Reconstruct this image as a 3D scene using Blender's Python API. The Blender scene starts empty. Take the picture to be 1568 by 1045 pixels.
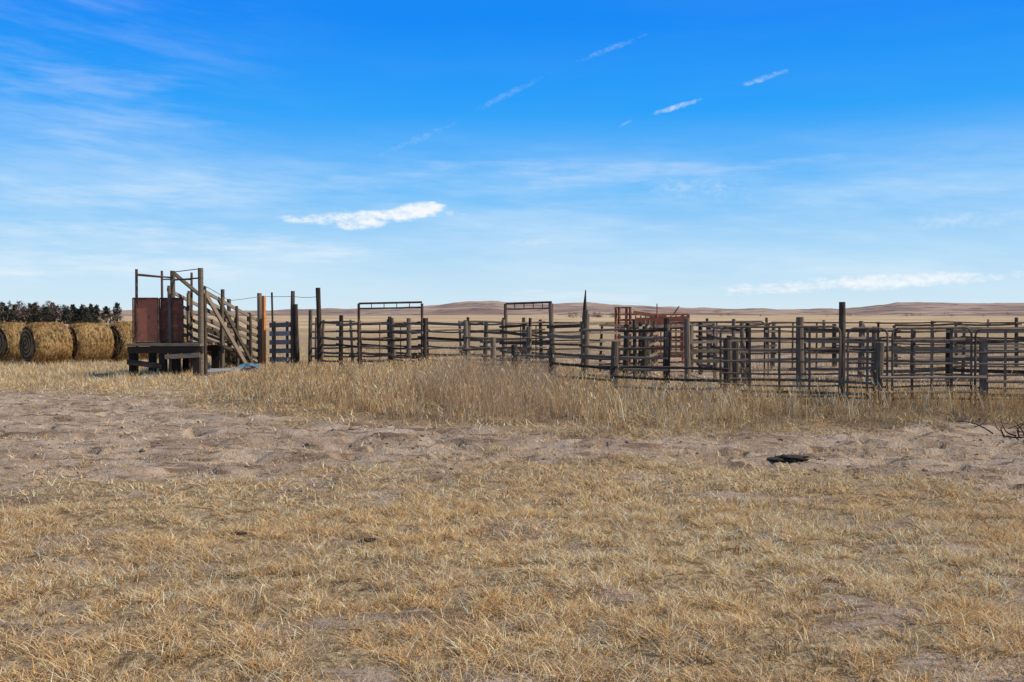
import bpy, bmesh, math, random
import numpy as np
from mathutils import Vector, Matrix
random.seed(7)
RNG = np.random.default_rng(11)
scene = bpy.context.scene
SUN_AZ = 97.0    # degrees clockwise from +Y
SUN_EL = 41.0

# ------------------------------------------------------------------ helpers
_tabs = {}
def vnoise(x, y, seed=0):
    if seed not in _tabs:
        _tabs[seed] = np.random.default_rng(1000 + seed).random((256, 256))
    T = _tabs[seed]
    xi = np.floor(x).astype(int); yi = np.floor(y).astype(int)
    fx = x - xi; fy = y - yi
    fx = fx * fx * (3 - 2 * fx); fy = fy * fy * (3 - 2 * fy)
    a = T[xi & 255, yi & 255]; b = T[(xi + 1) & 255, yi & 255]
    c = T[xi & 255, (yi + 1) & 255]; d = T[(xi + 1) & 255, (yi + 1) & 255]
    return (a * (1 - fx) + b * fx) * (1 - fy) + (c * (1 - fx) + d * fx) * fy
def fbm(x, y, seed=0, octv=4):
    s = 0; a = 0.5; t = 0
    for i in range(octv):
        s = s + a * vnoise(x * 2 ** i + 17.3 * i, y * 2 ** i + 5.1 * i, seed + i); t += a; a *= 0.5
    return s / t
def sstep(a, b, x):
    t = np.clip((x - a) / (b - a), 0, 1); return t * t * (3 - 2 * t)

NEAR_X = [-40, -12, -5.0, 0, 2.9, 4.7, 10, 40]
NEAR_Y = [9, 9.3, 9.8, 11.2, 10.7, 9.5, 8.4, 7]
FAR_X = [-40, -13, -9, -6.5, -4.6, -1.8, 1.0, 3.8, 6.8, 8, 12, 40]
FAR_Y = [22, 21.5, 21.0, 19.0, 16.6, 15.1, 13.6, 13.6, 14.8, 14.6, 14.5, 13]
BACK_X = [-9, -7.3, -3, 0, 2, 5, 9, 20]
BACK_Y = [28, 29.5, 28, 24.5, 20.6, 19.0, 18, 17]
def road_mask(x, y):
    n = np.interp(x, NEAR_X, NEAR_Y); f = np.interp(x, FAR_X, FAR_Y)
    j = (fbm(x * 0.6, y * 0.9, 3) - 0.5) * 4.0
    return sstep(-1.6, 1.0, y - n + j) * (1 - sstep(-0.9, 1.3, y - f + j * 0.5))
def dirt_mask(x, y):
    """0 = grassy, 1 = bare earth"""
    r = road_mask(x, y)
    r = r * (0.72 + 0.28 * sstep(0.3, 0.5, fbm(x * 1.5, y * 2.5, 13, 4)))
    bare = sstep(0.52, 0.68, fbm(x * 1.5 + 3, y * 2.4, 9, 4)) * 0.68
    f = np.interp(x, BACK_X, BACK_Y)
    corral = sstep(-0.5, 2.0, y - f) * (1 - sstep(38, 46, y)) * sstep(-8.5, -6.5, x)
    corral = corral * sstep(0.3, 0.55, fbm(x * 0.35, y * 0.35, 21, 4) + 0.06)
    return np.clip(np.maximum(np.maximum(r, bare * (y < 60)), corral * 0.9), 0, 1)
def tall_mask(x, y):
    f = np.interp(x, FAR_X, FAR_Y); b = np.interp(x, BACK_X, BACK_Y)
    j = (fbm(x * 1.1, y * 1.1, 5) - 0.5) * 3.0
    return sstep(-0.2, 1.6, y - f + j) * (1 - sstep(0.0, 1.2, y - b + j * 0.4)) * sstep(-7.2, -5.2, x + 0.15 * (y - 20))
def ground_z(x, y):
    d = np.sqrt(x * x + y * y)
    fade = 1 - sstep(30, 70, d)
    z = (fbm(x * 0.35, y * 0.35, 31, 3) - 0.5) * 0.12
    dm = road_mask(x, y)
    z = z + (fbm(x * 2.2, y * 3.0, 41, 4) - 0.5) * (0.07 + 0.10 * dm)
    z = z + (fbm(x * 6.0, y * 6.0, 43, 3) - 0.5) * 0.035
    z = z - 0.09 * sstep(0.60, 0.72, fbm(x * 2.6 + 9, y * 3.6, 51, 3)) * (0.2 + 0.8 * dm)
    yc = np.interp(x, NEAR_X, NEAR_Y) * 0.55 + np.interp(x, FAR_X, FAR_Y) * 0.45 + (fbm(x * 0.25, x * 0 + 2.0, 33, 2) - .5) * 1.2
    for o in (-1.5, -0.1, 0.9, 2.2):
        z = z - 0.045 * np.exp(-((y - yc - o) / 0.17) ** 2) * dm * (0.4 + fbm(x * .8, y * .3, 35, 2))
        z = z + 0.02 * np.exp(-((y - yc - o - .3) / 0.12) ** 2) * dm
    z = z + 0.06 * tall_mask(x, y)
    return z * fade

def make_mesh(name, V, faces_flat, starts, totals, mats, smooth=False, colors=None, matidx=None):
    me = bpy.data.meshes.new(name)
    nv = len(V)
    me.vertices.add(nv); me.vertices.foreach_set("co", np.asarray(V, dtype=np.float32).ravel())
    me.loops.add(len(faces_flat)); me.loops.foreach_set("vertex_index", np.asarray(faces_flat, dtype=np.int32))
    me.polygons.add(len(starts)); me.polygons.foreach_set("loop_start", np.asarray(starts, dtype=np.int32))
    try: me.polygons.foreach_set("loop_total", np.asarray(totals, dtype=np.int32))
    except Exception: pass
    if matidx is not None: me.polygons.foreach_set("material_index", np.asarray(matidx, dtype=np.int32))
    me.polygons.foreach_set("use_smooth", np.full(len(starts), smooth, dtype=bool))
    if colors is not None:
        for nm, arr in colors.items():
            if arr.ndim == 1:
                at = me.attributes.new(nm, 'FLOAT', 'POINT'); at.data.foreach_set("value", arr.astype(np.float32))
            else:
                at = me.attributes.new(nm, 'FLOAT_COLOR', 'POINT')
                c = np.ones((nv, 4), dtype=np.float32); c[:, :3] = arr
                at.data.foreach_set("color", c.ravel())
    me.update(calc_edges=True); me.validate()
    for m in mats: me.materials.append(m)
    ob = bpy.data.objects.new(name, me); scene.collection.objects.link(ob)
    return ob

def blades(name, P, H, W, col, mat, lean=0.6):
    """one mesh of thin grass blades (quad + tip each)."""
    N = len(P)
    a = RNG.uniform(0, 2 * np.pi, N); b = RNG.uniform(0, 2 * np.pi, N)
    L = (lean * RNG.uniform(0.2, 1.3, N)) * H
    w = np.stack([np.cos(a), np.sin(a), np.zeros(N)], 1) * (W / 2)[:, None]
    l = np.stack([np.cos(b), np.sin(b), np.zeros(N)], 1) * L[:, None]
    up = np.zeros((N, 3)); up[:, 2] = H
    V = np.stack([P - w, P + w, P + l * .4 + up * .6 + w * .8, P + l * .4 + up * .6 - w * .8, P + l + up], 1).reshape(-1, 3)
    base = np.arange(N)[:, None] * 5
    F = (base + np.array([0, 1, 2, 3, 3, 2, 4])[None, :]).ravel()
    st = (np.arange(N)[:, None] * 7 + np.array([0, 4])[None, :]).ravel()
    tt = np.tile([4, 3], N)
    C = np.repeat(col, 5, axis=0)
    return make_mesh(name, V, F, st, tt, [mat], False, {"tint": C})

# ------------------------------------------------------------------ node material helper
class NT:
    def __init__(s, tree): s.t = tree; s.n = tree.nodes; s.l = tree.links
    def new(s, typ, **kw):
        n = s.n.new(typ)
        for k, v in kw.items(): setattr(n, k, v)
        return n
    def link(s, a, b): s.l.new(a, b)
    def val(s, sock, v):
        if isinstance(v, bpy.types.NodeSocket): s.l.new(v, sock)
        else: sock.default_value = v
    def math(s, op, a, b=0.0, c=0.0, clamp=False):
        n = s.n.new("ShaderNodeMath"); n.operation = op; n.use_clamp = clamp
        s.val(n.inputs[0], a); s.val(n.inputs[1], b); s.val(n.inputs[2], c)
        return n.outputs[0]
    def mix(s, f, a, b, mode='MIX'):
        n = s.n.new("ShaderNodeMix"); n.data_type = 'RGBA'; n.blend_type = mode
        s.val(n.inputs[0], f)
        s.val(n.inputs[6], a if not isinstance(a, tuple) else (*a, 1)[:4])
        s.val(n.inputs[7], b if not isinstance(b, tuple) else (*b, 1)[:4])
        return n.outputs[2]
    def noise(s, vec, scale, detail=4, rough=0.55, mscale=None):
        if mscale:
            m = s.n.new("ShaderNodeMapping"); m.inputs['Scale'].default_value = mscale
            s.l.new(vec, m.inputs[0]); vec = m.outputs[0]
        n = s.n.new("ShaderNodeTexNoise"); n.inputs['Scale'].default_value = scale
        n.inputs['Detail'].default_value = detail; n.inputs['Roughness'].default_value = rough
        s.l.new(vec, n.inputs['Vector']); return n.outputs['Fac']
    def ramp(s, f, lo, hi):
        n = s.n.new("ShaderNodeMapRange"); n.interpolation_type = 'SMOOTHSTEP'
        s.val(n.inputs[0], f); s.val(n.inputs[1], lo); s.val(n.inputs[2], hi)
        return n.outputs[0]
def new_mat(name):
    m = bpy.data.materials.new(name); m.use_nodes = True
    m.node_tree.nodes.clear(); t = NT(m.node_tree)
    out = t.new("ShaderNodeOutputMaterial"); return m, t, out
def principled(t, out, col, rough=0.85, metal=0.0, bump=None, bstr=0.3, bdist=0.01, spec=0.25):
    p = t.new("ShaderNodeBsdfPrincipled")
    t.val(p.inputs['Base Color'], (*col, 1) if isinstance(col, tuple) else col)
    t.val(p.inputs['Roughness'], rough); p.inputs['Metallic'].default_value = metal
    p.inputs['Specular IOR Level'].default_value = spec
    if bump is not None:
        b = t.new("ShaderNodeBump"); b.inputs['Strength'].default_value = bstr; b.inputs['Distance'].default_value = bdist
        t.link(bump, b.inputs['Height']); t.link(b.outputs[0], p.inputs['Normal'])
    t.link(p.outputs[0], out.inputs[0]); return p

def mat_wood(name, dark, light, stretch):
    m, t, out = new_mat(name)
    tc = t.new("ShaderNodeTexCoord").outputs['Object']
    at = t.new("ShaderNodeAttribute", attribute_name="tint").outputs['Fac']
    n1 = t.noise(tc, 6, 5, 0.6, stretch); n2 = t.noise(tc, 2.5, 3, 0.5)
    f = t.math('ADD', t.math('MULTIPLY', n1, 0.75), t.math('MULTIPLY', at, 0.65))
    f = t.ramp(t.math('ADD', f, t.math('MULTIPLY', n2, 0.2)), 0.35, 1.15)
    c = t.mix(f, dark, light)
    principled(t, out, c, 0.95, bump=n1, bstr=0.6, bdist=0.012, spec=.1)
    return m
M_POST = mat_wood("weathered_post_wood", (0.028, 0.020, 0.014), (0.22, 0.165, 0.115), (6, 6, 0.8))
M_RAIL = mat_wood("weathered_rail_wood", (0.028, 0.020, 0.014), (0.26, 0.195, 0.135), (0.8, 0.8, 8))
M_GREY = mat_wood("grey_plank_wood", (0.12, 0.12, 0.115), (0.36, 0.36, 0.35), (0.8, 0.8, 8))
M_DARK = mat_wood("creosote_wood", (0.013, 0.010, 0.007), (0.060, 0.046, 0.034), (5, 5, 1))
def mat_pipe(name, c1, c2):
    m, t, out = new_mat(name)
    tc = t.new("ShaderNodeTexCoord").outputs['Object']
    n = t.noise(tc, 7, 6, 0.65); at = t.new("ShaderNodeAttribute", attribute_name="tint").outputs['Fac']
    f = t.ramp(t.math('ADD', n, t.math('MULTIPLY', at, 0.35)), 0.4, 0.85)
    principled(t, out, t.mix(f, c1, c2), 0.75, 0.0, bump=n, bstr=0.2, bdist=0.003, spec=.2)
    return m
M_PIPE = mat_pipe("rusty_pipe", (0.040, 0.026, 0.019), (0.17, 0.095, 0.058))
M_GALV = mat_pipe("weathered_panel_pipe", (0.055, 0.036, 0.025), (0.22, 0.15, 0.10))
M_RUST = mat_pipe("rust_red_sheet", (0.15, 0.050, 0.030), (0.44, 0.15, 0.080))
M_ORANGE = mat_pipe("orange_rust_steel", (0.50, 0.16, 0.040), (0.66, 0.27, 0.08))
M_SQ = mat_pipe("rusty_chute_steel", (0.13, 0.045, 0.026), (0.36, 0.12, 0.060))
M_SQL = mat_pipe("rusty_chute_bright", (0.28, 0.09, 0.045), (0.46, 0.17, 0.08))
M_BLUE = mat_pipe("faded_blue_tarp", (0.05, 0.11, 0.16), (0.16, 0.28, 0.36))

# ------------------------------------------------------------------ member builder
class Build:
    def __init__(s): s.V = []; s.F = []; s.M = []; s.T = []
    def ring(s, c, u, v, r, seg, jit):
        i0 = len(s.V)
        for k in range(seg):
            a = 2 * math.pi * k / seg; rr = r * (1 + random.uniform(-jit, jit))
            s.V.append(tuple(c + u * (math.cos(a) * rr) + v * (math.sin(a) * rr)))
        return i0
    def pole(s, p0, p1, r0, r1=None, seg=8, rings=2, jit=0.0, bend=0.0, mi=0):
        r1 = r0 if r1 is None else r1
        p0 = Vector(p0); p1 = Vector(p1); d = (p1 - p0)
        if d.length < 1e-5: return
        z = d.normalized(); u = z.orthogonal().normalized(); v = z.cross(u)
        n0 = len(s.V); prev = None
        bd = (u * random.uniform(-1, 1) + v * random.uniform(-1, 1)) * bend
        for i in range(rings):
            t = i / (rings - 1)
            c = p0 + d * t + bd * math.sin(math.pi * t)
            r = r0 + (r1 - r0) * t
            cur = s.ring(c, u, v, r, seg, jit)
            if prev is not None:
                for k in range(seg):
                    s.F.append((prev + k, prev + (k + 1) % seg, cur + (k + 1) % seg, cur + k)); s.M.append(mi)
            else:
                s.F.append(tuple(reversed([cur + k for k in range(seg)]))); s.M.append(mi)
            prev = cur
        s.F.append(tuple(prev + k for k in range(seg))); s.M.append(mi)
        tv = random.random(); s.T += [tv] * (len(s.V) - n0)
    def plank(s, p0, p1, w, h, mi=0, segs=1, up=(0, 0, 1), sag=0.0):
        """box along p0-p1, w across, h along 'up'"""
        p0 = Vector(p0); p1 = Vector(p1); d = p1 - p0; z = d.normalized()
        upv = Vector(up); side = z.cross(upv).normalized(); upv = side.cross(z).normalized()
        n0 = len(s.V); prev = None
        bs = random.uniform(-1, 1) * sag
        for i in range(segs + 1):
            t = i / segs; c = p0 + d * t + upv * (-abs(bs) * math.sin(math.pi * t))
            hh = h * random.uniform(0.93, 1.05) if segs > 1 else h
            i0 = len(s.V)
            for a, b in ((-1, -1), (1, -1), (1, 1), (-1, 1)):
                s.V.append(tuple(c + side * (a * w / 2) + upv * (b * hh / 2)))
            if prev is not None:
                for k in range(4):
                    s.F.append((prev + k, prev + (k + 1) % 4, i0 + (k + 1) % 4, i0 + k)); s.M.append(mi)
            else: s.F.append((i0 + 3, i0 + 2, i0 + 1, i0)); s.M.append(mi)
            prev = i0
        s.F.append((prev, prev + 1, prev + 2, prev + 3)); s.M.append(mi)
        tv = random.random(); s.T += [tv] * (len(s.V) - n0)
    def done(s, name, mats, smooth=False, origin=None):
        flat = [i for f in s.F for i in f]; tot = [len(f) for f in s.F]
        st = np.concatenate([[0], np.cumsum(tot)[:-1]])
        V = np.array(s.V)
        if origin is None: origin = ((V[:, 0].min() + V[:, 0].max()) / 2, (V[:, 1].min() + V[:, 1].max()) / 2, 0)
        V = V - np.array(origin)
        ob = make_mesh(name, V, flat, st, tot, mats, smooth, {"tint": np.array(s.T)}, s.M)
        ob.location = origin
        return ob

def gz(x, y): return float(ground_z(np.array([x]), np.array([y]))[0])
def wpost(b, x, y, h, r=0.085, mi=0, lean=0.03, taper=0.85):
    b.pole((x, y, gz(x, y) - 0.2), (x + random.uniform(-lean, lean) * h, y + random.uniform(-lean, lean) * h, h), r, r * taper, 10, 6, 0.06, 0.012, mi)
def fence_post(x, y, h, r=0.085, name="fence_post", tipped=False):
    b = Build(); wpost(b, x, y, h if not tipped else h * .8, r)
    if tipped:
        b.pole((x, y, h * 0.70), (x + 0.02, y, h + 0.02), r * 0.8, 0.012, 8, 5, 0.06, 0.01)
    return b.done(name, [M_POST])
def rail_fence(name, pts, h, n, step=2.2, z0=0.25, rail='plank', pr=0.058, rh=0.066, hj=0.20, mrail=None):
    """posts with n rails following a polyline"""
    b = Build(); off = 0.08
    for (x0, y0), (x1, y1) in zip(pts[:-1], pts[1:]):
        L = math.hypot(x1 - x0, y1 - y0); k = max(1, round(L / step))
        dx, dy = (x1 - x0) / L, (y1 - y0) / L; nx, ny = dy, -dx
        if ny > 0: nx, ny = -nx, -ny
        for i in range(k + 1):
            t = i / k; x = x0 + (x1 - x0) * t; y = y0 + (y1 - y0) * t
            if i == k and (x1, y1) != pts[-1]: continue
            wpost(b, x, y, h + random.uniform(-0.10, hj), pr * random.uniform(0.75, 1.35), lean=.05)
        for i in range(k):
            ta = i / k; tb = (i + 1) / k
            for j in range(n):
                if random.random() < 0.06: continue
                z = z0 + (h - 0.06 - z0) * j / (n - 1)
                za = z + random.uniform(-0.05, 0.05); zb = z + random.uniform(-0.05, 0.05)
                o = off + 0.012 * ((i + j) % 2)
                ax = x0 + (x1 - x0) * ta - dx * 0.1 + nx * o; ay = y0 + (y1 - y0) * ta - dy * 0.1 + ny * o
                bx = x0 + (x1 - x0) * tb + dx * 0.1 + nx * o; by = y0 + (y1 - y0) * tb + dy * 0.1 + ny * o
                if rail == 'plank': b.plank((ax, ay, za), (bx, by, zb), 0.035, rh * random.uniform(0.7, 1.25), 1, 3, sag=0.04)
                else: b.pole((ax, ay, za), (bx, by, zb), rh / 2, rh / 2 * 0.85, 7, 5, 0.06, 0.03, 1)
    return b.done(name, [M_POST, mrail or M_RAIL])
def panel(name, x0, y0, x1, y1, ztop, zbot=0.18, n=6, r=0.018, stays=3, mat=None):
    """welded pipe livestock panel: rounded corners, rails and vertical stays"""
    b = Build(); z0 = gz((x0 + x1) / 2, (y0 + y1) / 2)
    d = Vector((x1 - x0, y1 - y0, 0)); L = d.length; d.normalize()
    tilt = random.uniform(-.03, .03)
    def P(s, z): return (x0 + d.x * s, y0 + d.y * s + z * tilt, z + tilt * s / L)
    c = 0.10
    for s0, s1 in ((0, c), (L, L - c)):
        b.pole(P(s0, z0 + 0.0), P(s0, ztop - c), r * 1.15, None, 8)
        b.pole(P(s0, ztop - c), P((s0 * 0.7 + s1 * 0.3), ztop - c * 0.3), r * 1.15, None, 8)
        b.pole(P((s0 * 0.7 + s1 * 0.3), ztop - c * 0.3), P(s1, ztop), r * 1.15, None, 8)
    b.pole(P(c, ztop), P(L - c, ztop), r * 1.15, None, 8)
    for j in range(n - 1):
        z = zbot + (ztop - zbot) * j / (n - 1) + random.uniform(-0.012, 0.012)
        b.pole(P(0, z), P(L, z + random.uniform(-0.02, 0.02)), r, None, 7, 5, 0, 0.025)
    for j in range(stays):
        s = L * (j + 1) / (stays + 1)
        b.plank(P(s, zbot), P(s, ztop), 0.045, 0.012, 0, up=(d.y, -d.x, 0))
    return b.done(name, [mat or M_GALV], smooth=False)

# ------------------------------------------------------------------ ground
def axis(lo, hi, step, far, grow=1.09):
    mid = list(np.arange(lo, hi + 1e-6, step)); a = []; s = step; v = lo
    while v > -far: s *= grow; v -= s; a.append(v)
    c = []; s = step; v = mid[-1]
    while v < far: s *= grow; v += s; c.append(v)
    return np.array(a[::-1] + mid + c)
xs = axis(-13, 13, 0.06, 3500); ys = axis(3.0, 22, 0.055, 3500)
GX, GY = np.meshgrid(xs, ys); gx = GX.ravel(); gy = GY.ravel()
gzv = ground_z(gx, gy)
V = np.stack([gx, gy, gzv], 1); nx, ny = len(xs), len(ys)
idx = np.arange(nx * ny).reshape(ny, nx)
F = np.stack([idx[:-1, :-1], idx[:-1, 1:], idx[1:, 1:], idx[1:, :-1]], -1).reshape(-1, 4)
m, t, out = new_mat("dry_prairie_ground")
tc = t.new("ShaderNodeTexCoord").outputs['Object']
dm = t.new("ShaderNodeAttribute", attribute_name="dirt").outputs['Fac']
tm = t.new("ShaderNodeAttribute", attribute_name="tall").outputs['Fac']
nb = t.noise(tc, 0.06, 3); nm = t.noise(tc, 1.1, 5, 0.65); nf = t.noise(tc, 14, 6, 0.7); ns = t.noise(tc, 60, 3, 0.7)
nfar = t.noise(tc, 0.010, 5, 0.6, (1, 3, 1))
nst = t.noise(tc, 2.6, 5, 0.65, (0.55, 2.2, 1))
grassc = t.mix(t.ramp(nf, 0.38, 0.64), (0.21, 0.13, 0.065), (0.60, 0.42, 0.22))
grassc = t.mix(t.ramp(nm, 0.45, 0.7), grassc, (0.40, 0.285, 0.175))
sep = t.new("ShaderNodeSeparateXYZ"); t.link(tc, sep.inputs[0])
farf = t.ramp(sep.outputs[1], 40.0, 120.0)
plain = t.mix(t.ramp(nfar, 0.38, 0.62), (0.46, 0.30, 0.15), (0.60, 0.44, 0.26))
plain = t.mix(t.ramp(nb, 0.45, 0.7), plain, (0.37, 0.235, 0.12))
grassc = t.mix(farf, grassc, plain)
dirtc = t.mix(t.ramp(nm, 0.36, 0.64), (0.37, 0.25, 0.165), (0.56, 0.41, 0.285))
dirtc = t.mix(t.ramp(nst, 0.50, 0.62), dirtc, (0.22, 0.14, 0.085))
dirtc = t.mix(t.ramp(nf, 0.55, 0.72), dirtc, (0.21, 0.135, 0.085))
dirtc = t.mix(t.math('MULTIPLY', t.ramp(ns, 0.55, 0.68), 0.55), dirtc, (0.68, 0.51, 0.34))
f = t.ramp(t.math('ADD', dm, t.math('MULTIPLY', t.math('SUBTRACT', nf, 0.5), 1.6)), 0.3, 0.75)
c = t.mix(f, grassc, dirtc)
c = t.mix(t.math('MULTIPLY', tm, 0.85), c, (0.16, 0.10, 0.05))  # darkens the ground under tall grass, shade put into its colour
bh = t.math('ADD', t.math('MULTIPLY', nf, 1.0), t.math('MULTIPLY', ns, 0.35))
bh = t.math('ADD', bh, t.math('MULTIPLY', nst, 1.5))
principled(t, out, c, 0.95, bump=bh, bstr=1.0, bdist=0.06, spec=0.05)
M_GROUND = m
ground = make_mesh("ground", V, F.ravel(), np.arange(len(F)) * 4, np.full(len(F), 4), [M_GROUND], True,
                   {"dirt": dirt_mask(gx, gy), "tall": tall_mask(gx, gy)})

# ------------------------------------------------------------------ hills
az = np.radians(np.linspace(-62, 62, 800)); rr = np.concatenate([np.linspace(420, 1700, 70)])
A, R = np.meshgrid(az, rr)
prof_px = [-1400, -784, -620, -520, -384, -230, -120, -64, -24, 0, 60, 116, 190, 266, 400, 500, 540, 590, 640, 700, 784, 1400]
prof_h = [6, 2, 1, 2, 1.5, 4, 8, 12, 11.5, 8.5, 9.5, 10.5, 7, 4.5, 3, 2, 5, 10, 9, 8.5, 9.5, 6]
ua = np.tan(A)
ridge = np.interp(ua * 1524, prof_px, prof_h) / 1524.0
rad = 1100.0
hz = ridge * rad * 1.1 + 2.0
X = np.sin(A) * R; Y = np.cos(A) * R
env = sstep(500, 1080, R) * (1 - 0.25 * sstep(1100, 1700, R))
small = sstep(430, 520, R) * (fbm(X / 110, Y / 80, 61, 4) - 0.40) * 9
Z = -1.2 + env * (hz + (fbm(X / 45, Y / 45, 71, 4) - 0.5) * 5.0) * (0.78 + 0.56 * fbm(X / 220, Y / 130, 81, 3)) + np.maximum(small, -1) * (1 - env * 0.6)
V = np.stack([X.ravel(), Y.ravel(), Z.ravel()], 1)
ny_, nx_ = A.shape; idx = np.arange(nx_ * ny_).reshape(ny_, nx_)
F = np.stack([idx[:-1, :-1], idx[:-1, 1:], idx[1:, 1:], idx[1:, :-1]], -1).reshape(-1, 4)
m, t, out = new_mat("prairie_hills")
tc = t.new("ShaderNodeTexCoord").outputs['Object']
n1 = t.noise(tc, 0.012, 5, 0.65); n2 = t.noise(tc, 0.05, 4, 0.6)
c = t.mix(t.ramp(n1, 0.38, 0.60), (0.23, 0.15, 0.11), (0.40, 0.28, 0.20))
c = t.mix(t.ramp(n2, 0.50, 0.66), c, (0.14, 0.095, 0.078))
principled(t, out, c, 0.95, spec=0.05)
make_mesh("hills", V, F.ravel(), np.arange(len(F)) * 4, np.full(len(F), 4), [m], True)

# ------------------------------------------------------------------ grass materials and meshes
def mat_grass(name, tr=0.35):
    m, t, out = new_mat(name)
    at = t.new("ShaderNodeAttribute", attribute_name="tint").outputs['Color']
    d = t.new("ShaderNodeBsdfDiffuse"); tl = t.new("ShaderNodeBsdfTranslucent")
    t.link(at, d.inputs[0]); t.link(at, tl.inputs[0])
    mx = t.new("ShaderNodeMixShader"); mx.inputs[0].default_value = tr
    t.link(d.outputs[0], mx.inputs[1]); t.link(tl.outputs[0], mx.inputs[2]); t.link(mx.outputs[0], out.inputs[0])
    return m
M_GRASS = mat_grass("dry_grass", 0.35)
PAL = np.array([(0.86, 0.61, 0.31), (0.78, 0.47, 0.18), (0.92, 0.78, 0.54), (0.60, 0.35, 0.13), (0.44, 0.28, 0.16), (0.26, 0.12, 0.06)])
def colours(N, w, x=None, y=None):
    w = np.array(w, float); w /= w.sum()
    c = PAL[RNG.choice(len(PAL), N, p=w)]
    if x is not None:
        k = fbm(x * 0.7, y * 0.7, 91, 3)[:, None]
        c = c * (0.78 + 0.42 * k)
        g = sstep(0.42, 0.62, fbm(x * 0.45, y * 0.8, 95, 3))[:, None]
        c = c * (1 - g * 0.3) + np.array([0.76, 0.45, 0.17]) * g * 0.3
    return np.clip(c * RNG.uniform(0.62, 1.3, (N, 1)), 0, 0.92)
def scatter(n, x0, x1, y0, y1): return RNG.uniform(x0, x1, n), RNG.uniform(y0, y1, n)

def short_grass(n, ya, yb, wmul, hmul):
    v = RNG.uniform(0, 1, n); y = np.sqrt(ya * ya + v * (yb * yb - ya * ya)); x = RNG.uniform(-0.66, 0.66, n) * y
    dns = 1 - dirt_mask(x, y)
    cl = sstep(0.40, 0.58, fbm(x * 6.5, y * 6.5, 15, 3))
    p = (0.07 + 0.93 * dns ** 1.3) * (0.22 + 0.78 * cl)
    k = RNG.random(n) < p; x, y = x[k], y[k]; cl = cl[k]; N = len(x)
    H = RNG.uniform(0.007, 0.052, N) * (0.4 + 1.0 * cl) * hmul
    W = RNG.uniform(0.0026, 0.0064, N) * wmul
    P = np.stack([x, y, ground_z(x, y) - 0.003], 1)
    return P, H, W, colours(N, [5, 3.0, 5.0, 2, 1.0, 0.6], x, y)
parts = [short_grass(330000, 3.6, 8.5, 1.0, 1.0), short_grass(190000, 8.5, 14, 1.6, 1.0), short_grass(130000, 14, 30, 2.8, 1.5)]
P, H, W, C = [np.concatenate(q) for q in zip(*parts)]
blades("dry_grass", P, H, W, C, M_GRASS, lean=2.4)

def tufts(nt, per, xr, yr, hmin, hmax, wid, w, cond, rad=0.07):
    cx, cy = scatter(nt, *xr, *yr); k = RNG.random(nt) < cond(cx, cy); cx, cy = cx[k], cy[k]; M = len(cx)
    hh = RNG.uniform(hmin, hmax, M)
    x = np.repeat(cx, per) + RNG.normal(0, rad, M * per); y = np.repeat(cy, per) + RNG.normal(0, rad, M * per)
    H = np.repeat(hh, per) * RNG.uniform(0.5, 1.1, M * per); W = RNG.uniform(0.6, 1.3, M * per) * wid
    P = np.stack([x, y, ground_z(x, y) - 0.01], 1)
    tint = np.repeat(RNG.uniform(0.65, 1.15, (M, 1)), per, axis=0)
    return P, H, W, np.clip(colours(M * per, w) * tint, 0, .92)
near = lambda x, y: np.where((np.abs(x) < 0.68 * y), (1 - dirt_mask(x, y)) ** 2 * 0.9 * sstep(.3, .6, fbm(x * 1.3, y * 1.8, 19, 3)) + 0.04, 0)
P, H, W, C = tufts(6800, 22, (-9, 9), (3.8, 12.5), 0.03, 0.110, 0.0046, [5, 3.2, 4.5, 2, 1, .6], near, 0.03)
blades("grass_tufts", P, H, W, C, M_GRASS, lean=1.0)
P, H, W, C = tufts(1000, 18, (-9, 9), (4, 12), 0.04, 0.12, 0.0042, [0, 0, 0, .7, 2.5, 6], near, 0.04)
blades("reddish_weeds", P, H, W, C, M_GRASS, lean=0.8)

def tall(n, w, hs, wid, lean, name, cmul=1.0):
    x, y = scatter(n, -8, 14, 12.5, 30)
    p = tall_mask(x, y)
    cl = 0.12 + 0.88 * sstep(0.40, 0.58, fbm(x * 2.2, y * 2.2, 25, 3))
    k = RNG.random(n) < p * cl; x, y, cl = x[k], y[k], cl[k]; N = len(x)
    f = np.interp(x, FAR_X, FAR_Y)
    hx = np.interp(x, [-7, -4, -2.2, -1.0, 0.3, 1.2, 3, 5, 9, 14], [0.14, 0.24, 0.42, 0.64, 0.60, 0.48, 0.38, 0.40, 0.42, 0.42])
    H = hx * (0.40 + 0.60 * sstep(0, 3.2, y - f)) * (0.35 + 0.85 * cl) * RNG.uniform(0.35, 1.0, N) * hs
    H = H * np.where(RNG.random(N) < 0.06, 1.5, 1.0)
    W = RNG.uniform(0.6, 1.3, N) * wid * (y / 16)
    P = np.stack([x, y, ground_z(x, y) - 0.01], 1)
    c = colours(N, w, x, y) * cmul
    grey = (sstep(-2.4, -1.2, x) * (1 - sstep(0.4, 1.6, x)))[:, None] * 0.42
    c = c * (1 - grey) + np.array([0.44, 0.31, 0.21]) * grey
    edge_shade = (sstep(2.5, 4.5, x) * (1 - sstep(1.0, 3.0, y - f)))[:, None]  # shade along the strip's front right edge, put into the blade colour
    c = c * (1 - edge_shade * .6) + np.array([0.26, 0.18, 0.09]) * edge_shade * .6
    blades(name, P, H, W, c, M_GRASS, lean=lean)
    return P, H, c
Pt, Ht, Ct = tall(240000, [3.2, 3.2, 2.6, 2.8, 2.6, 1.8], 1.0, 0.006, 0.6, "tall_dry_grass", 0.92)
k = (RNG.random(len(Pt)) < 0.22) & (Ht > 0.2); Ps = Pt[k].copy(); Hs = Ht[k]
Ps[:, 2] += Hs * 0.9; Ps[:, :2] += RNG.normal(0, 0.06, (len(Ps), 2))
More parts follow.
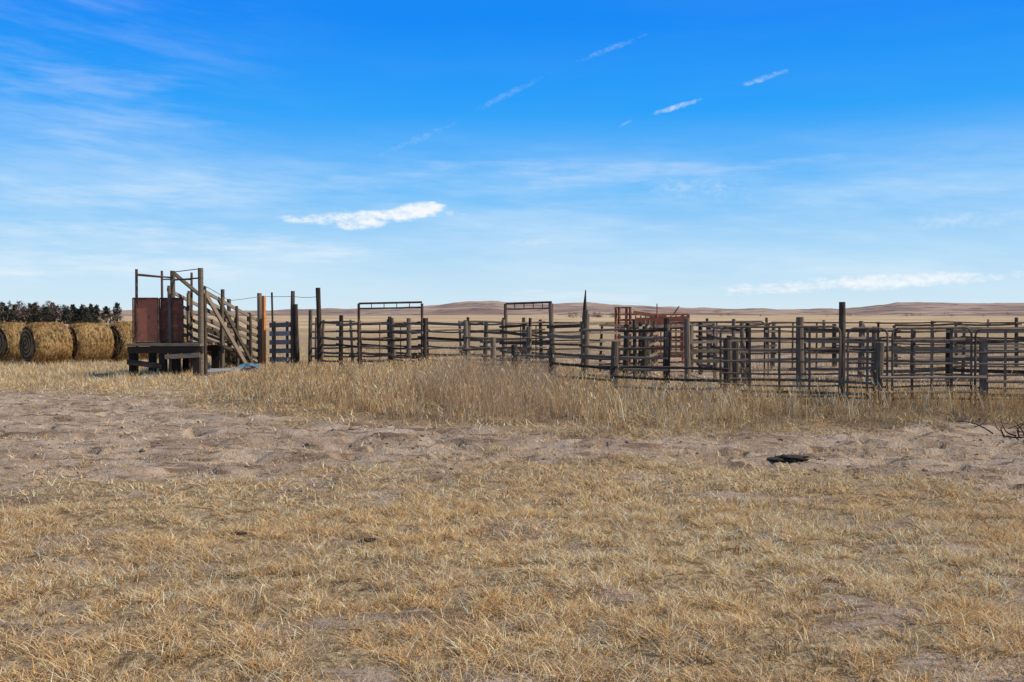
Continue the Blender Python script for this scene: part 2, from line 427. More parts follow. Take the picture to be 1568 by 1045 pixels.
blades("grass_seed_heads", Ps, RNG.uniform(0.03, 0.08, len(Ps)), RNG.uniform(0.010, 0.020, len(Ps)), np.clip(Ct[k] * 1.2, 0, .9), M_GRASS, lean=0.8)
x, y = scatter(2600, 1.4, 10, 14.6, 18.6)
k = RNG.random(len(x)) < sstep(0.50, 0.66, fbm(x * 2.3, y * 2.3, 45, 3)) * tall_mask(x, y) * np.interp(x, [1.4, 3, 5, 6, 7, 10], [.3, .8, .9, .5, .3, .2]); x, y = x[k], y[k]; N = len(x)
blades("pale_reed_leaves", np.stack([x, y, ground_z(x, y)], 1), RNG.uniform(0.12, 0.58, N), RNG.uniform(0.006, 0.015, N),
       np.clip(np.array([[0.84, 0.70, 0.45]]) * RNG.uniform(0.6, 1.1, (N, 1)), 0, .9), M_GRASS, lean=0.5)
def inside(x, y):
    b = np.interp(x, BACK_X, BACK_Y)
    n = sstep(0.42, 0.6, fbm(x * 0.8, y * 0.8, 55, 3))
    return np.where((y > b) & (np.abs(x) < 0.62 * y + 1), 0.25 + 0.75 * n, 0)
P, H, W, C = tufts(3000, 18, (-8, 22), (18, 46), 0.08, 0.26, 0.010, [4, 3, 3, 2, 2, 1], inside, 0.12)
blades("corral_weeds", P, H, W, C, M_GRASS, lean=0.8)
leftf = lambda x, y: np.where((x < -6.2 + 0.1 * (y - 25)), sstep(20.0, 24.6, y + (fbm(x, y, 8) - .5) * 3), 0)
P, H, W, C = tufts(5200, 18, (-26, -5), (20, 44), 0.07, 0.24, 0.010, [5, 4, 4, 1.5, 1, .3], leftf, 0.12)
blades("meadow_grass", P, H, W, C, M_GRASS, lean=0.8)

ico = [(0, 0, 1)] + [(math.cos(a) * .89, math.sin(a) * .89, .45) for a in [i * 2 * math.pi / 5 for i in range(5)]] + [(math.cos(a) * .89, math.sin(a) * .89, -.45) for a in [(i + .5) * 2 * math.pi / 5 for i in range(5)]]
icoF = [(0, 1, 2), (0, 2, 3), (0, 3, 4), (0, 4, 5), (0, 5, 1)] + [q for i in range(5) for q in ((1 + i, 6 + i, 1 + (i + 1) % 5), (1 + (i + 1) % 5, 6 + i, 6 + (i + 1) % 5))]
x, y = scatter(22000, -14, 12, 4, 24); k = (RNG.random(len(x)) < (0.04 + road_mask(x, y)) * sstep(.35, .6, fbm(x * 1.2, y * 2, 77, 3))) & (np.abs(x) < .7 * y); x, y = x[k], y[k]; N = len(x)
S = RNG.lognormal(-4.6, 0.6, N).clip(0.004, 0.045)
base = np.array(ico)[None] * S[:, None, None] * RNG.uniform(0.6, 1.3, (N, 11, 3)); base[:, :, 2] *= 0.6
Vc = base + np.stack([x, y, ground_z(x, y) + S * 0.1], 1)[:, None]
Fc = (np.arange(N)[:, None, None] * 11 + np.array(icoF)[None]).reshape(-1)
col = np.array([[0.42, 0.29, 0.19]]) * RNG.uniform(0.35, 1.25, (N, 1))
make_mesh("dirt_clods", Vc.reshape(-1, 3), Fc, np.arange(N * 15) * 3, np.full(N * 15, 3), [mat_grass("clod_earth", 0.0)], False, {"tint": np.repeat(col, 11, 0)})

# ------------------------------------------------------------------ hay bales
m, t, out = new_mat("hay")
tc = t.new("ShaderNodeTexCoord").outputs['Object']
n1 = t.noise(tc, 2.4, 6, 0.78, (6, 1.8, 1.8)); n2 = t.noise(tc, 20, 4, 0.7, (1, .5, .5)); n3 = t.noise(tc, 1.6, 3)
c = t.mix(t.ramp(n1, 0.40, 0.58), (0.12, 0.065, 0.025), (0.56, 0.35, 0.14))
c = t.mix(t.ramp(n2, 0.52, 0.72), c, (0.72, 0.52, 0.26))
c = t.mix(t.math('MULTIPLY', t.ramp(n3, 0.46, 0.66), 0.5), c, (0.40, 0.20, 0.06))
sp = t.new("ShaderNodeSeparateXYZ"); t.link(tc, sp.inputs[0])
zz_ = t.math('SUBTRACT', sp.outputs[2], 0.67)
rad_ = t.math('SQRT', t.math('ADD', t.math('MULTIPLY', sp.outputs[1], sp.outputs[1]), t.math('MULTIPLY', zz_, zz_)))
ang_ = t.math('ARCTAN2', zz_, sp.outputs[1])
spir = t.math('SINE', t.math('ADD', t.math('ADD', t.math('MULTIPLY', rad_, 48.0), ang_), t.math('MULTIPLY', n3, 7.0)))
endf = t.math('MULTIPLY', t.ramp(t.math('ABSOLUTE', sp.outputs[0]), 0.605, 0.625), 1.0)
endc = t.mix(t.ramp(t.math('ADD', spir, t.math('MULTIPLY', n2, 1.2)), -0.4, 1.4), (0.085, 0.050, 0.026), (0.40, 0.27, 0.135))
c = t.mix(endf, c, endc)
principled(t, out, c, 0.95, bump=t.math('ADD', n1, n2), bstr=1.0, bdist=0.10, spec=0.05)
M_HAY = m
def bale(x, y, ang, R=0.69, L=1.24):
    seg, nr = 72, 30; Vb = []; Fb = []
    for i in range(nr + 1):
        u = i / nr; xl = (u - 0.5) * L
        edge = min(u, 1 - u); rnd = 1 - 0.20 * max(0, 1 - edge / 0.20) ** 2
        ringr = 1 + 0.014 * math.sin(u * 43 + x) + 0.008 * random.uniform(-1, 1)
        for k_ in range(seg):
            a = 2 * math.pi * k_ / seg
            r = R * rnd * ringr * (1 + 0.03 * math.sin(3 * a + x * 3) + random.uniform(-.02, .02))
            zz = R * 0.97 + math.sin(a) * r
            Vb.append((xl, math.cos(a) * r * (1.04 if zz < R else 1), max(zz, -0.02 + 0.0)))
    for i in range(nr):
        for k_ in range(seg):
            Fb.append((i * seg + k_, (i + 1) * seg + k_, (i + 1) * seg + (k_ + 1) % seg, i * seg + (k_ + 1) % seg))
    for e, sgn in ((0, -1), (nr, 1)):
        prev = [e * seg + k_ for k_ in range(seg)]
        for j in range(1, 8):
            f_ = 1 - j / 8; cur = []
            for k_ in range(seg):
                bx, by, bz = Vb[e * seg + k_]
                cur.append(len(Vb)); Vb.append((bx + sgn * (0.03 * (j % 2) + 0.04 * (1 - f_) + .01), by * f_, R * .97 + (bz - R * .97) * f_))
            for k_ in range(seg):
                q = (prev[k_], prev[(k_ + 1) % seg], cur[(k_ + 1) % seg], cur[k_]); Fb.append(q if sgn > 0 else q[::-1])
            prev = cur
        Fb.append(tuple(prev) if sgn > 0 else tuple(prev[::-1]))
    for i in range(3800):
        a = random.uniform(0, 2 * math.pi)
        if random.random() < .85:
            xl = random.uniform(-.46, .46) * L; r = R * 1.0
        else: xl = random.choice((-.5, .5)) * L * 1.04; r = R * .8 * math.sqrt(random.random())
        p = Vector((xl, math.cos(a) * r, R * .97 + math.sin(a) * r)); tn = Vector((random.gauss(0, .45), -math.sin(a), math.cos(a))).normalized()
        o = Vector((0, math.cos(a), math.sin(a))) if r == R else Vector((1 if xl > 0 else -1, 0, 0))
        ln = random.uniform(.05, .18); w = Vector((0.006, 0, 0)) if r == R else Vector((0, .004, .004))
        e = p + tn * ln + o * random.uniform(.01, .06); n0 = len(Vb)
        Vb += [tuple(p - w), tuple(p + w), tuple(e)]; Fb.append((n0, n0 + 1, n0 + 2))
    flat = [i for f_ in Fb for i in f_]; tot = [len(f_) for f_ in Fb]; st = np.concatenate([[0], np.cumsum(tot)[:-1]])
    ob = make_mesh("hay_bale", np.array(Vb), flat, st, tot, [M_HAY], True)
    ob.location = (x, y, 0); ob.rotation_euler = (0, 0, ang)
for i, (ox, oy, oa) in enumerate(((0, 0, 50), (1.02, .92, 47), (2.06, 1.80, 51), (3.08, 2.75, 48))): bale(-15.45 + ox, 33.0 + oy, math.radians(oa))
for i in range(3): bale(-17.25 - i * 1.15, 34.4 - i * 0.35, math.radians(62 - 4 * i))

# ------------------------------------------------------------------ distant trees
Vt, Tt = [], []
def tree_leaf(cx, cy, h, r, conifer, n):
    for i in range(n):
        if conifer:
            u = random.random() ** 0.8; rad_ = r * (1 - u * 0.85) * (0.5 + 0.6 * random.random()) * (0.85 + .3 * math.sin(u * 19 + cx)); z = 0.1 + u * (h - .1)
            s = random.uniform(.08, .18); col = np.array([0.052, 0.050, 0.036]) * random.uniform(.5, 1.9)
        else:
            th = random.uniform(0, math.pi); u = math.cos(th) * random.uniform(.4, 1); rad_ = r * math.sin(th) * random.uniform(.3, 1); z = h * .58 + u * h * .42
            s = random.uniform(.03, .12); col = np.array([0.17, 0.12, 0.09]) * random.uniform(.5, 1.7)
        a = random.uniform(0, 2 * math.pi); p = np.array([cx + math.cos(a) * rad_, cy + math.sin(a) * rad_, z])
        for k_ in range(3): Vt.append(p + np.array([random.gauss(0, s), random.gauss(0, s), random.gauss(0, s)])); Tt.append(col)
def trunk(cx, cy, h):
    for k_ in range(5):
        a = random.uniform(0, 6.28); top = np.array([cx + math.cos(a) * h * .25, cy + math.sin(a) * h * .25, h * .85])
        Vt.extend([np.array([cx - .06, cy, 0]), np.array([cx + .06, cy, 0]), top]); Tt.extend([np.array([.06, .045, .035])] * 3)
for i in range(100):
    px = -61.8 - (i + random.random()) * (17.0 / 46) if i < 46 else random.uniform(-125, -79)
    py = 150 + random.uniform(-4, 8)
    con = random.random() < 0.35 or px > -66
    h = random.uniform(2.1, 3.2) if con else random.uniform(2.5, 3.5)
    trunk(px, py, h); tree_leaf(px, py, h, random.uniform(.8, 1.5), con, 480)
for i in range(26):
    px = random.uniform(17, 32); tree_leaf(px, 300 + random.uniform(-4, 4), random.uniform(.9, 1.8), random.uniform(.8, 1.6), False, 120)
for i in range(14):
    px = random.uniform(80, 210); tree_leaf(px, random.uniform(380, 420), random.uniform(1.0, 2.0), random.uniform(.8, 2), False, 100)
nT = len(Vt) // 3
make_mesh("distant_trees", np.array(Vt), np.arange(nT * 3), np.arange(nT) * 3, np.full(nT, 3), [mat_grass("cedar_foliage", 0.2)], False, {"tint": np.array(Tt)})

# ------------------------------------------------------------------ loading chute
root = bpy.data.objects.new("loading_chute", None); scene.collection.objects.link(root); root.location = (-8.8, 27, 0)
def child(b, name, mats):
    o = b.done(name, mats, origin=(-8.8, 27, 0)); o.parent = root; o.location = (0, 0, 0); return o
b = Build()
b.pole((-9.80, 26.0, -.1), (-9.79, 26.0, 2.83), .038, None, 8, 3, 0, .01)
b.pole((-9.50, 27.0, .0), (-9.48, 27.0, 2.83), .034, None, 8, 3, 0, .01)
b.pole((-8.76, 27.2, .0), (-8.74, 27.2, 2.79), .034, None, 8, 3, 0, .01)
b.pole((-9.80, 26.0, 2.68), (-9.49, 27.0, 2.66), .025); b.pole((-9.80, 26.0, 2.70), (-8.99, 26.3, 2.62), .022)
b.pole((-9.49, 27.0, 2.60), (-8.75, 27.2, 2.60), .020)
b.pole((-8.99, 26.3, 2.76), (-8.14, 26.0, 2.84), .012); b.pole((-8.99, 26.3, 2.55), (-8.14, 26.0, 2.60), .02)
b.pole((-9.86, 25.93, .95), (-8.95, 26.2, 2.12), .018); b.pole((-9.25, 26.1, 1.1), (-8.66, 26.2, 1.7), .015)
for xa, ya, xb, yb in ((-9.88, 25.98, -9.22, 25.98), (-9.24, 26.14, -8.63, 26.14)):
    for z in (.93, 2.07): b.pole((xa, ya - .02, z), (xb, yb - .02, z), .02)
    for x_ in (xa, xb): b.pole((x_, ya - .02, .93), (x_, ya - .02, 2.07), .02)
child(b, "pipe_frame", [M_PIPE])
b = Build()
b.plank((-9.87, 25.98, 1.5), (-9.23, 25.98, 1.49), .006, 1.12); b.plank((-9.23, 26.14, 1.5), (-8.64, 26.14, 1.49), .006, 1.12)
b.plank((-9.9, 26.0, 1.3), (-9.62, 27.5, 1.3), .006, .7)
child(b, "rusty_side_panels", [M_RUST])
b = Build()
for x_, y_, r_, h_ in ((-8.97, 26.3, .072, 2.80), (-8.14, 26.0, .078, 2.86), (-8.99, 27.7, .06, 2.3), (-8.12, 27.9, .06, 2.35)):
    b.pole((x_, y_, -.1), (x_ + .02, y_, h_), r_, r_ * .88, 10, 6, .05, .01)
for (x_, y_) in ((-9.9, 26.0), (-9.12, 26.0), (-8.8, 26.1), (-8.22, 25.95), (-9.9, 27.4), (-9.0, 27.5), (-8.2, 27.5)):
    b.plank((x_, y_, -.1), (x_, y_, .66), .17, .17, 1, up=(0, 1, 0))
b.plank((-10.0, 25.93, .72), (-8.05, 25.93, .74), .12, .17, 1); b.plank((-10.0, 27.5, .72), (-8.05, 27.5, .72), .12, .17, 1)
for i in range(9): b.plank((-9.97 + random.uniform(-.04, .04), 25.86 + i * .2, .86), (-8.08 + random.uniform(-.04, .04), 25.86 + i * .2, .86), .185, .06, 0)
b.plank((-10.0, 25.85, .42), (-9.1, 25.85, .30), .04, .14, 0); b.plank((-9.0, 25.8, .55), (-8.1, 25.83, .60), .04, .12, 0)
for i in range(21):
    y_ = 27.75 + i * .2; z_ = .82 - i * .038; b.plank((-9.05, y_, z_), (-8.08, y_, z_), .17, .05, 0)
child(b, "platform_and_legs", [M_RAIL, M_DARK])
b = Build()
def ramp_side(xa, xb, ya=26.1, yb=31.6):
    for j in range(6):
        o0, o1 = .18 + j * .25, .16 + j * .235
        f0 = .86; f1 = .05
        b.plank((xa, ya, f0 + o0 + random.uniform(-.03, .03)), (xb, yb, f1 + o1 + random.uniform(-.03, .03)), .04, .09, 1, 4, sag=.02)
    for k_ in range(5):
        t_ = k_ / 4; x_ = xa + (xb - xa) * t_ + .06; y_ = ya + (yb - ya) * t_; h_ = .86 + 1.5 - t_ * .95
        b.pole((x_, y_, -.1), (x_ + random.uniform(-.03, .03), y_, h_ + random.uniform(0, .12)), .05, .042, 9, 5, .06, .01, 0)
ramp_side(-8.10, -7.95); ramp_side(-9.02, -8.85)
b.plank((-8.06, 26.05, 2.28), (-7.46, 28.3, .03), .05, .12, 1); b.plank((-8.9, 26.3, 2.72), (-7.95, 29.2, 1.2), .05, .09, 1)
b.plank((-8.06, 27.3, 2.1), (-7.6, 29.4, .05), .05, .10, 1)
b.pole((-8.38, 29.5, -.1), (-8.38, 29.5, 2.1), .07, .06, 10, 5, .05)
child(b, "ramp_sides", [M_POST, M_RAIL])

b = Build(); wpost(b, -7.90, 31.2, 2.31, .085, 0, .005); b.plank((-7.73, 31.0, -.1), (-7.72, 31.0, 2.22), .085, .085, 1, up=(.5, 1, 0))
b.done("gate_post", [M_POST, M_ORANGE])
fence_post(-7.60, 31.6, 2.34, .035)
b = Build()
for j in range(5): b.plank((-7.62, 31.3, .22 + j * .27), (-6.90, 31.0, .24 + j * .27), .04, .15, 1, 2)
for x_ in (-7.45, -7.05): b.plank((x_, 31.22, .1), (x_, 31.22, 1.42), .05, .08, 0, up=(1, 0, 0))
b.done("plank_gate", [M_POST, M_GREY])
for x_, y_, h_, r_ in ((-6.83, 31, 2.37, .075), (-6.66, 30.9, 1.96, .08), (-6.3, 31, 1.78, .065), (-5.98, 31, 2.47, .085), (-8.6, 32.4, 1.7, .07)): fence_post(x_, y_, h_, r_)
b = Build()
wp = [(-8.14, 26, 2.45), (-8.38, 29.5, 2.05), (-7.88, 31.2, 2.2), (-6.83, 31, 2.2), (-5.98, 31, 2.2)]
for p, q in zip(wp[:-1], wp[1:]): b.pole(p, q, .008, None, 5, 4, 0, .03)
b.done("guy_wire", [M_PIPE])
b = Build()
b.plank((-8.2, 26.9, .12), (-7.2, 27.6, .10), .16, .12, 0); b.plank((-8.0, 27.6, .1), (-7.1, 28.2, .22), .2, .06, 0); b.pole((-8.3, 26.3, .1), (-7.6, 26.8, .14), .07, .06, 8, 3, .08)
b.done("scrap_lumber", [M_GREY])
Vs = []; n_ = 9
for i in range(n_):
    for j in range(n_): Vs.append((i / 8 * .5, j / 8 * .4, .06 + .22 * fbm(np.array([i * .55]), np.array([j * .6]), 5, 2)[0] * (1 - abs(i - 4) / 6)))
Fs = [(i * n_ + j, (i + 1) * n_ + j, (i + 1) * n_ + j + 1, i * n_ + j + 1) for i in range(n_ - 1) for j in range(n_ - 1)]
o = make_mesh("blue_tarp", np.array(Vs), [q for f_ in Fs for q in f_], np.arange(len(Fs)) * 4, np.full(len(Fs), 4), [M_BLUE], True, {"tint": np.full(len(Vs), .2)})
o.location = (-7.45, 27.3, .05); o.rotation_euler = (.2, 0, .4)

# ------------------------------------------------------------------ corral
rail_fence("wooden_fence", [(-5.95, 31.1), (-4.6, 30.2)], 1.42, 6, 1.0)
rail_fence("wooden_fence", [(-6.6, 33.5), (-2.8, 33.0), (1.0, 33.5)], 1.42, 5, 1.3, rail='pole')
rail_fence("wooden_fence", [(-4.6, 30.3), (-2.7, 30.0), (-1.3, 28.9), (-0.25, 27.2)], 1.43, 6, 1.25)
rail_fence("wooden_fence", [(-3.42, 28.9), (-2.45, 27.6)], 1.42, 6, .7)
rail_fence("wooden_fence", [(-1.35, 30.8), (-1.15, 25.6), (0.4, 25.2)], 1.38, 5, 1.3, rail='pole')
def gate_frame(x0, y0, x1, y1, ztop):
    b = Build()
    for x_, y_ in ((x0, y0), (x1, y1)): b.pole((x_, y_, -.1), (x_, y_, ztop), .04, None, 8, 3)
    b.pole((x0, y0, ztop), (x1, y1, ztop + .04), .03); b.pole((x0, y0, ztop - .15), (x1, y1, ztop - .12), .022)
    for i in range(1, 5):
        t_ = i / 5; b.pole((x0 + (x1 - x0) * t_, y0 + (y1 - y0) * t_, ztop - .15), (x0 + (x1 - x0) * t_, y0 + (y1 - y0) * t_, ztop), .012)
    for j in range(6):
        z = .25 + j * .22; b.pole((x0, y0, z), (x1, y1, z), .02)
    for t_ in (.33, .66): b.pole((x0 + (x1 - x0) * t_, y0 + (y1 - y0) * t_, .25), (x0 + (x1 - x0) * t_, y0 + (y1 - y0) * t_, 1.35), .016)
    b.done("overhead_pipe_gate", [M_PIPE])
gate_frame(-4.6, 29.9, -2.7, 29.9, 1.97); gate_frame(-.18, 27, 1.08, 27, 1.94)
fence_post(1.1, 27.0, 1.95, .07)
rail_fence("wooden_fence", [(-.2, 26.8), (1.0, 24.6), (1.68, 23.0)], 1.42, 6, 1.2)
fence_post(1.68, 23, 2.2, .075, tipped=True); fence_post(1.74, 23.3, 1.6, .07)
rail_fence("wooden_fence", [(1.1, 27), (3.9, 29.5), (8, 30.6), (20, 32)], 1.40, 6, 1.9, rh=.06)
rail_fence("wooden_fence", [(1.7, 23), (3.33, 21.5)], 1.4, 6, 1.0, rail='pole')
rail_fence("wooden_fence", [(3.0, 24.2), (3.6, 26.8), (4.2, 29.4)], 1.40, 5, 1.3)
fence_post(3.17, 24, 1.37, .07); fence_post(3.33, 21.5, 1.58, .085); fence_post(3.78, 21.4, 1.58, .075)
rail_fence("wooden_fence", [(3.8, 21.5), (6.37, 22), (9.5, 21.6), (13, 21)], 1.36, 6, 1.6, rh=.06)
fence_post(6.37, 21.9, 1.6, .095)
rail_fence("wooden_fence", [(-2, 39), (8, 40), (24, 41)], 1.35, 4, 2.4, rail='pole')
rail_fence("wooden_fence", [(7.2, 24.5), (12.0, 26.5), (18, 27)], 1.35, 5, 1.8, rh=.06)
rail_fence("wooden_fence", [(5.2, 27.4), (5.6, 23.4)], 1.38, 5, 1.3, rh=.06)
panel("corral_panel", 4.0, 25.5, 6.6, 26.0, 1.45); panel("corral_panel", 6.7, 26.0, 9.3, 26.3, 1.45)
for x_, y_, h_, r_ in ((-.46, 25, 1.08, .075), (.06, 22.5, .97, .08), (.87, 21, .97, .085), (2.0, 19.5, 1.13, .09), (4.04, 18.6, 1.21, .09), (4.3, 19.0, 1.15, .07), (5.94, 17.9, 1.89, .065), (6.44, 17.5, 1.17, .09), (8.26, 17.4, 1.25, .075), (10.2, 17.1, 1.2, .08)):
    fence_post(x_, y_, h_, r_)
b = Build()
def low_run(p, q, zs):
    for z in zs: b.pole((p[0], p[1] - .1, z + random.uniform(-.03, .03)), (q[0], q[1] - .1, z + random.uniform(-.03, .03)), .028, .024, 7, 6, .05, .03)
low_run((.87, 21), (2.0, 19.5), (.35, .62, .85)); low_run((.06, 22.5), (.87, 21), (.35, .75))
low_run((2.0, 19.5), (4.04, 18.6), (.28, .45, .64)); low_run((4.04, 18.6), (6.44, 17.5), (.25, .46)); low_run((6.44, 17.5), (8.26, 17.4), (.30, .56)); low_run((8.26, 17.4), (10.2, 17.1), (.28, .5))
b.done("pole_rail", [M_RAIL])
panel("corral_panel", 3.85, 18.35, 5.86, 17.75, 1.43, n=7); panel("corral_panel", 5.98, 17.72, 6.62, 17.55, 1.42, n=7, stays=1)
panel("corral_panel", 6.68, 17.45, 8.02, 17.35, 1.42, n=7); panel("corral_panel", 8.08, 17.34, 10.1, 17.2, 1.41, n=7); panel("corral_panel", 10.15, 17.2, 12.3, 17.0, 1.43, n=7)
# rusty squeeze chute in the middle of the pens
b = Build()
x0, x1, y0, y1 = 3.4, 5.6, 31.6, 32.6
for x_ in (x0, x0 + .35, x0 + 1.2, x1):
    for y_ in (y0, y1): b.pole((x_, y_, 0), (x_, y_, 1.88 if x_ < x0 + .5 else 1.64), .045, None, 8, 2, mi=0)
for z in (.3, .6, .9, 1.2, 1.46, 1.64):
    for y_ in (y0, y1): b.pole((x0, y_, z), (x1, y_, z), .032, None, 7, 2, mi=int(z > 1.3))
for i in range(12): b.plank((x0 + .2 + i * .16, y0 - .03, .3), (x0 + .2 + i * .16, y0 - .03, 1.60), .045, .015, 0, up=(0, 1, 0))
b.plank((x0 + .5, y0 - .06, 1.40), (x1, y0 - .06, 1.46), .01, .26, 1); b.plank((x0, (y0 + y1) / 2, 1.86), (x0 + .4, (y0 + y1) / 2, 1.86), .9, .04, 0)
b.plank((x0 + .45, y0 - .02, 1.7), (x0 + 1.5, y0 - .02, 1.54), .02, .12, 1)
b.pole((x1 - .5, y0, 1.6), (x1 - .3, y0, 1.9), .02, mi=0); b.pole((x0 + 1.2, y0, 1.5), (x0 + 1.2, y0, 1.98), .018, mi=0)
b.done("squeeze_chute", [M_SQ, M_SQL])
b = Build()
for i in range(16):
    p = Vector((6.75 + random.uniform(-.3, .9), 13.4 + random.uniform(-.3, .3), .03)); a = random.uniform(0, 6.28)
    q = p + Vector((math.cos(a) * random.uniform(.3, .8), math.sin(a) * .4, random.uniform(.0, .18)))
    b.pole(p, q, .012, .004, 6, 5, .1, .05)
    b.pole(p.lerp(q, .5), p.lerp(q, .5) + Vector((random.uniform(-.3, .3), random.uniform(-.2, .2), random.uniform(0, .2))), .007, .002, 5, 3, .1, .03)
b.done("dead_branches", [M_DARK])
for nm, x_, y_, s_, mt in (("white_stone", -1.85, 15.2, .07, (0.7, 0.68, 0.64)), ("dark_hole_lump", 3.18, 11.3, .12, (0.05, .035, .025)), ("dark_hole_lump", 3.0, 11.25, .08, (0.06, .04, .03)), ("dark_hole_lump", -2.1, 7.6, .04, (0.05, .035, .025)), ("dark_hole_lump", -1.05, 7.3, .045, (0.06, .04, .03))):  # dark lumps added in place of the darkness of ground holes and tufts
    mm, t, out = new_mat(nm + "_mat"); tcn = t.new("ShaderNodeTexCoord").outputs['Object']; nn = t.noise(tcn, 14, 5)
    principled(t, out, t.mix(nn, tuple(q * .6 for q in mt), mt), .9, bump=nn, bstr=.8, bdist=.02)
    bm = bmesh.new(); bmesh.ops.create_icosphere(bm, subdivisions=3, radius=s_)
    for v in bm.verts:
        k_ = .5 + 1.0 * float(fbm(np.array([v.co.x * 25 + x_]), np.array([v.co.y * 25 + v.co.z * 19]), 7, 3)[0]); v.co = v.co * k_; v.co.z *= .35; v.co.x *= 1.4
    me = bpy.data.meshes.new(nm); bm.to_mesh(me); bm.free(); me.materials.append(mm)
    ob = bpy.data.objects.new(nm, me); scene.collection.objects.link(ob); ob.location = (x_, y_, gz(x_, y_) + s_ * .12)

# ------------------------------------------------------------------ sky
w = bpy.data.worlds.new("World"); scene.world = w; w.use_nodes = True
t = NT(w.node_tree); t.n.clear()
out = t.new("ShaderNodeOutputWorld"); bg = t.new("ShaderNodeBackground"); t.link(bg.outputs[0], out.inputs[0])
sky = t.new("ShaderNodeTexSky", sky_type='NISHITA'); sky.sun_disc = False
sky.sun_elevation = math.radians(SUN_EL); sky.sun_rotation = math.radians(SUN_AZ)
sky.air_density = 1.0; sky.dust_density = 0.2; sky.ozone_density = 1.5; sky.altitude = 900
tc = t.new("ShaderNodeTexCoord").outputs['Generated']
sp = t.new("ShaderNodeSeparateXYZ"); t.link(tc, sp.inputs[0]); dx, dy, dz = sp.outputs
AZ = t.math('ARCTAN2', dx, dy); EL = t.math('ARCSINE', dz)
def ae(px, py):
    u = (px - 784) / 1524; v = (479 - py) / 1524; a = math.atan(u); return a, math.atan(v * math.cos(a))
cmb = t.new("ShaderNodeCombineXYZ"); t.link(AZ, cmb.inputs[0]); t.link(EL, cmb.inputs[1]); AE = cmb.outputs[0]
wn = t.noise(AE, 24, 5, 0.62, (1, 2.6, 1)); wn2 = t.noise(AE, 110, 4, 0.65, (1, 1.6, 1))
wnn = t.math('SUBTRACT', t.math('ADD', t.math('MULTIPLY', wn, .6), t.math('MULTIPLY', wn2, .4)), 0.5)
wfine = t.math('SUBTRACT', wn2, 0.5)
wide = t.math('SUBTRACT', t.noise(AE, 9, 6, 0.65, (1, 7, 1)), 0.5)
def streak(p, q, wpx, amp, nz=0.9, soft=1.3, src=None):
    a0, e0 = ae(*p); a1, e1 = ae(*q); L = math.hypot(a1 - a0, e1 - e0) / 2; th = math.atan2(e1 - e0, a1 - a0)
    ca, ce = (a0 + a1) / 2, (e0 + e1) / 2; W = wpx / 1524
    A_ = t.math('SUBTRACT', AZ, ca); E_ = t.math('SUBTRACT', EL, ce)
    pp = t.math('DIVIDE', t.math('ADD', t.math('MULTIPLY', A_, math.cos(th)), t.math('MULTIPLY', E_, math.sin(th))), L)
    qq = t.math('DIVIDE', t.math('SUBTRACT', t.math('MULTIPLY', E_, math.cos(th)), t.math('MULTIPLY', A_, math.sin(th))), W)
    r2 = t.math('ADD', t.math('MULTIPLY', pp, pp), t.math('MULTIPLY', qq, qq))
    v = t.math('ADD', t.math('SUBTRACT', 1.0, r2), t.math('MULTIPLY', src or wnn, nz * 4))
    return t.math('MULTIPLY', t.ramp(v, 0.0, soft), amp)
S = [streak((420, 339), (710, 326), 11, .95, 1.2, 1.2), streak((500, 347), (615, 334), 12, .95, 1.0, 1.1), streak((600, 326), (690, 318), 13, .95, 1.0, 1.1),
     streak((1040, 450), (1640, 412), 12, .85, 1.3, 1.5), streak((1180, 440), (1440, 428), 13, .7, 1.2, 1.5),
     streak((992, 179), (1078, 153), 4.5, .7, .7, 2.0, wfine), streak((1130, 135), (1212, 108), 5, .42, .8, 2.2, wfine), streak((880, 100), (990, 56), 5, .25, 1.0, 2.4, wfine),
     streak((715, 176), (840, 118), 6, .16, 1.2, 2.5, wfine), streak((580, 240), (705, 188), 6, .17, 1.2, 2.5, wfine), streak((945, 197), (968, 186), 3, .35, .6, 2.0, wfine),
     streak((980, 285), (1150, 295), 24, .35, 1.5, 2.6), streak((1380, 345), (1600, 330), 14, .35, 1.5, 2.4), streak((770, 372), (850, 371), 7, .35, 1.3, 2.0),
     streak((-60, 350), (640, 388), 30, .42, 1.6, 2.2, wide), streak((-80, 408), (460, 408), 22, .50, 1.6, 2.2, wide), streak((-60, 300), (560, 290), 24, .26, 1.6, 2.4, wide),
     streak((480, 268), (1300, 245), 22, .26, 1.6, 2.4, wide), streak((-60, 100), (360, 165), 40, .18, 1.6, 2.6, wide), streak((-60, 215), (330, 190), 22, .20, 1.6, 2.6, wide), streak((700, 455), (1120, 450), 12, .35, 1.6, 2.2, wide)]
tot = S[0]
for s_ in S[1:]: tot = t.math('MAXIMUM', tot, s_)
cir = t.noise(AE, 3.0, 6, 0.6, (1, 6.5, 1))
band = t.math('MULTIPLY', t.ramp(EL, 0.0, 0.04), t.math('SUBTRACT', 1.0, t.ramp(EL, 0.10, 0.19)))
mp = t.new("ShaderNodeMapping"); mp.inputs['Rotation'].default_value = (0, 0, .12); t.link(AE, mp.inputs[0])
cir2 = t.noise(mp.outputs[0], 4.0, 7, 0.64, (1, 7, 1))
leftm = t.math('SUBTRACT', 1.0, t.ramp(AZ, -0.45, -0.15))
m1 = t.math('MULTIPLY', t.ramp(cir, 0.38, 0.72), t.math('ADD', t.math('MULTIPLY', band, .55), 0.02))
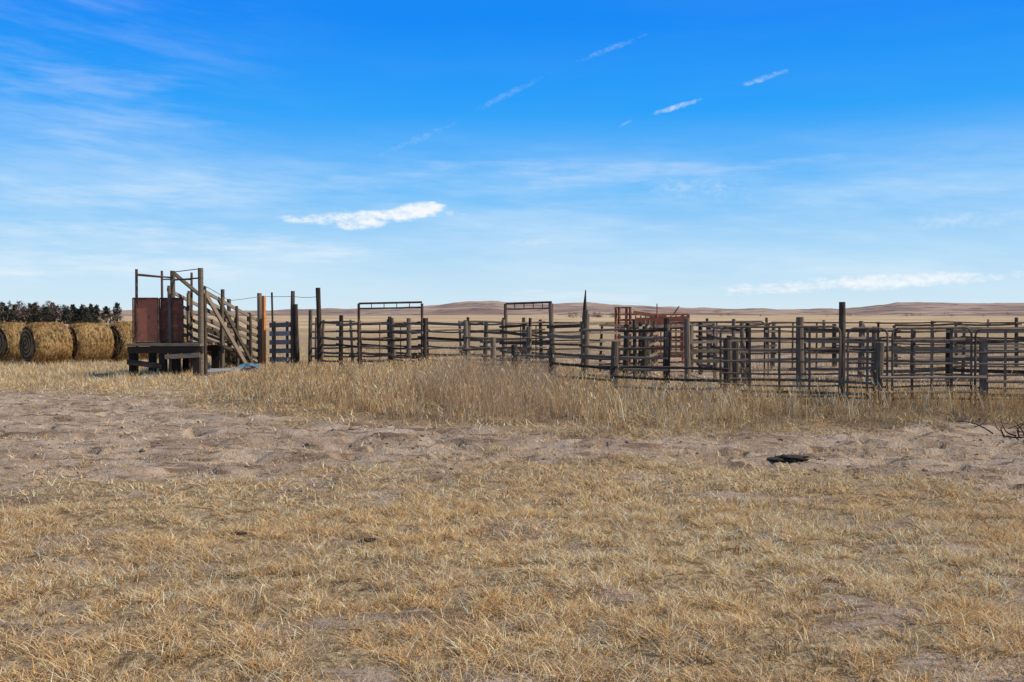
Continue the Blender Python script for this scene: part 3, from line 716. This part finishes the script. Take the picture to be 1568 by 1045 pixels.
m2 = t.math('MULTIPLY', t.ramp(cir2, 0.40, 0.80), t.math('ADD', t.math('MULTIPLY', leftm, .38), t.math('MULTIPLY', band, .35)))
veil = t.math('ADD', m1, m2, clamp=True)
cr = t.new("ShaderNodeValToRGB"); el = cr.color_ramp.elements
t.link(t.math('DIVIDE', EL, math.pi / 2, clamp=True), cr.inputs[0])
stops = [(0.0, (.68, .84, .93)), (.03, (.47, .74, .97)), (.075, (.17, .54, 1.0)), (.125, (.020, .37, 1.0)), (.18, (.002, .26, .97)), (.45, (.04, .20, .52)), (1.0, (.05, .14, .34))]
while len(el) < len(stops): el.new(0.5)
for e_, (p_, c_) in zip(el, stops): e_.position = p_; e_.color = (*c_, 1)
sc_ = t.new("ShaderNodeVectorMath", operation='SCALE'); t.link(cr.outputs[0], sc_.inputs[0]); sc_.inputs['Scale'].default_value = 9.8
base = t.mix(0.95, sky.outputs[0], sc_.outputs[0])
c = t.mix(t.math('MULTIPLY', veil, .75), base, (7.6, 8.9, 9.9))
c = t.mix(tot, c, (9.5, 9.7, 9.95))
t.link(c, bg.inputs[0]); bg.inputs[1].default_value = 0.10

# ------------------------------------------------------------------ sun and camera
sd = bpy.data.lights.new("sun", 'SUN'); sd.energy = 5.0; sd.angle = math.radians(.5); sd.color = (1.0, .925, .80)
so = bpy.data.objects.new("sun", sd); scene.collection.objects.link(so)
a, e = math.radians(SUN_AZ), math.radians(SUN_EL)
tosun = Vector((math.sin(a) * math.cos(e), math.cos(a) * math.cos(e), math.sin(e)))
so.rotation_euler = tosun.to_track_quat('Z', 'Y').to_euler(); so.location = tosun * 60
cd = bpy.data.cameras.new("camera"); cd.lens = 35.0; cd.sensor_width = 36; cd.clip_end = 9000; cd.clip_start = .05
co = bpy.data.objects.new("camera", cd); scene.collection.objects.link(co)
co.location = (0, 0, 1.7); co.rotation_euler = (math.radians(90 - 1.64), 0, 0)
scene.camera = co
scene.view_settings.view_transform = 'Standard'; scene.view_settings.look = 'None'; scene.view_settings.exposure = 0
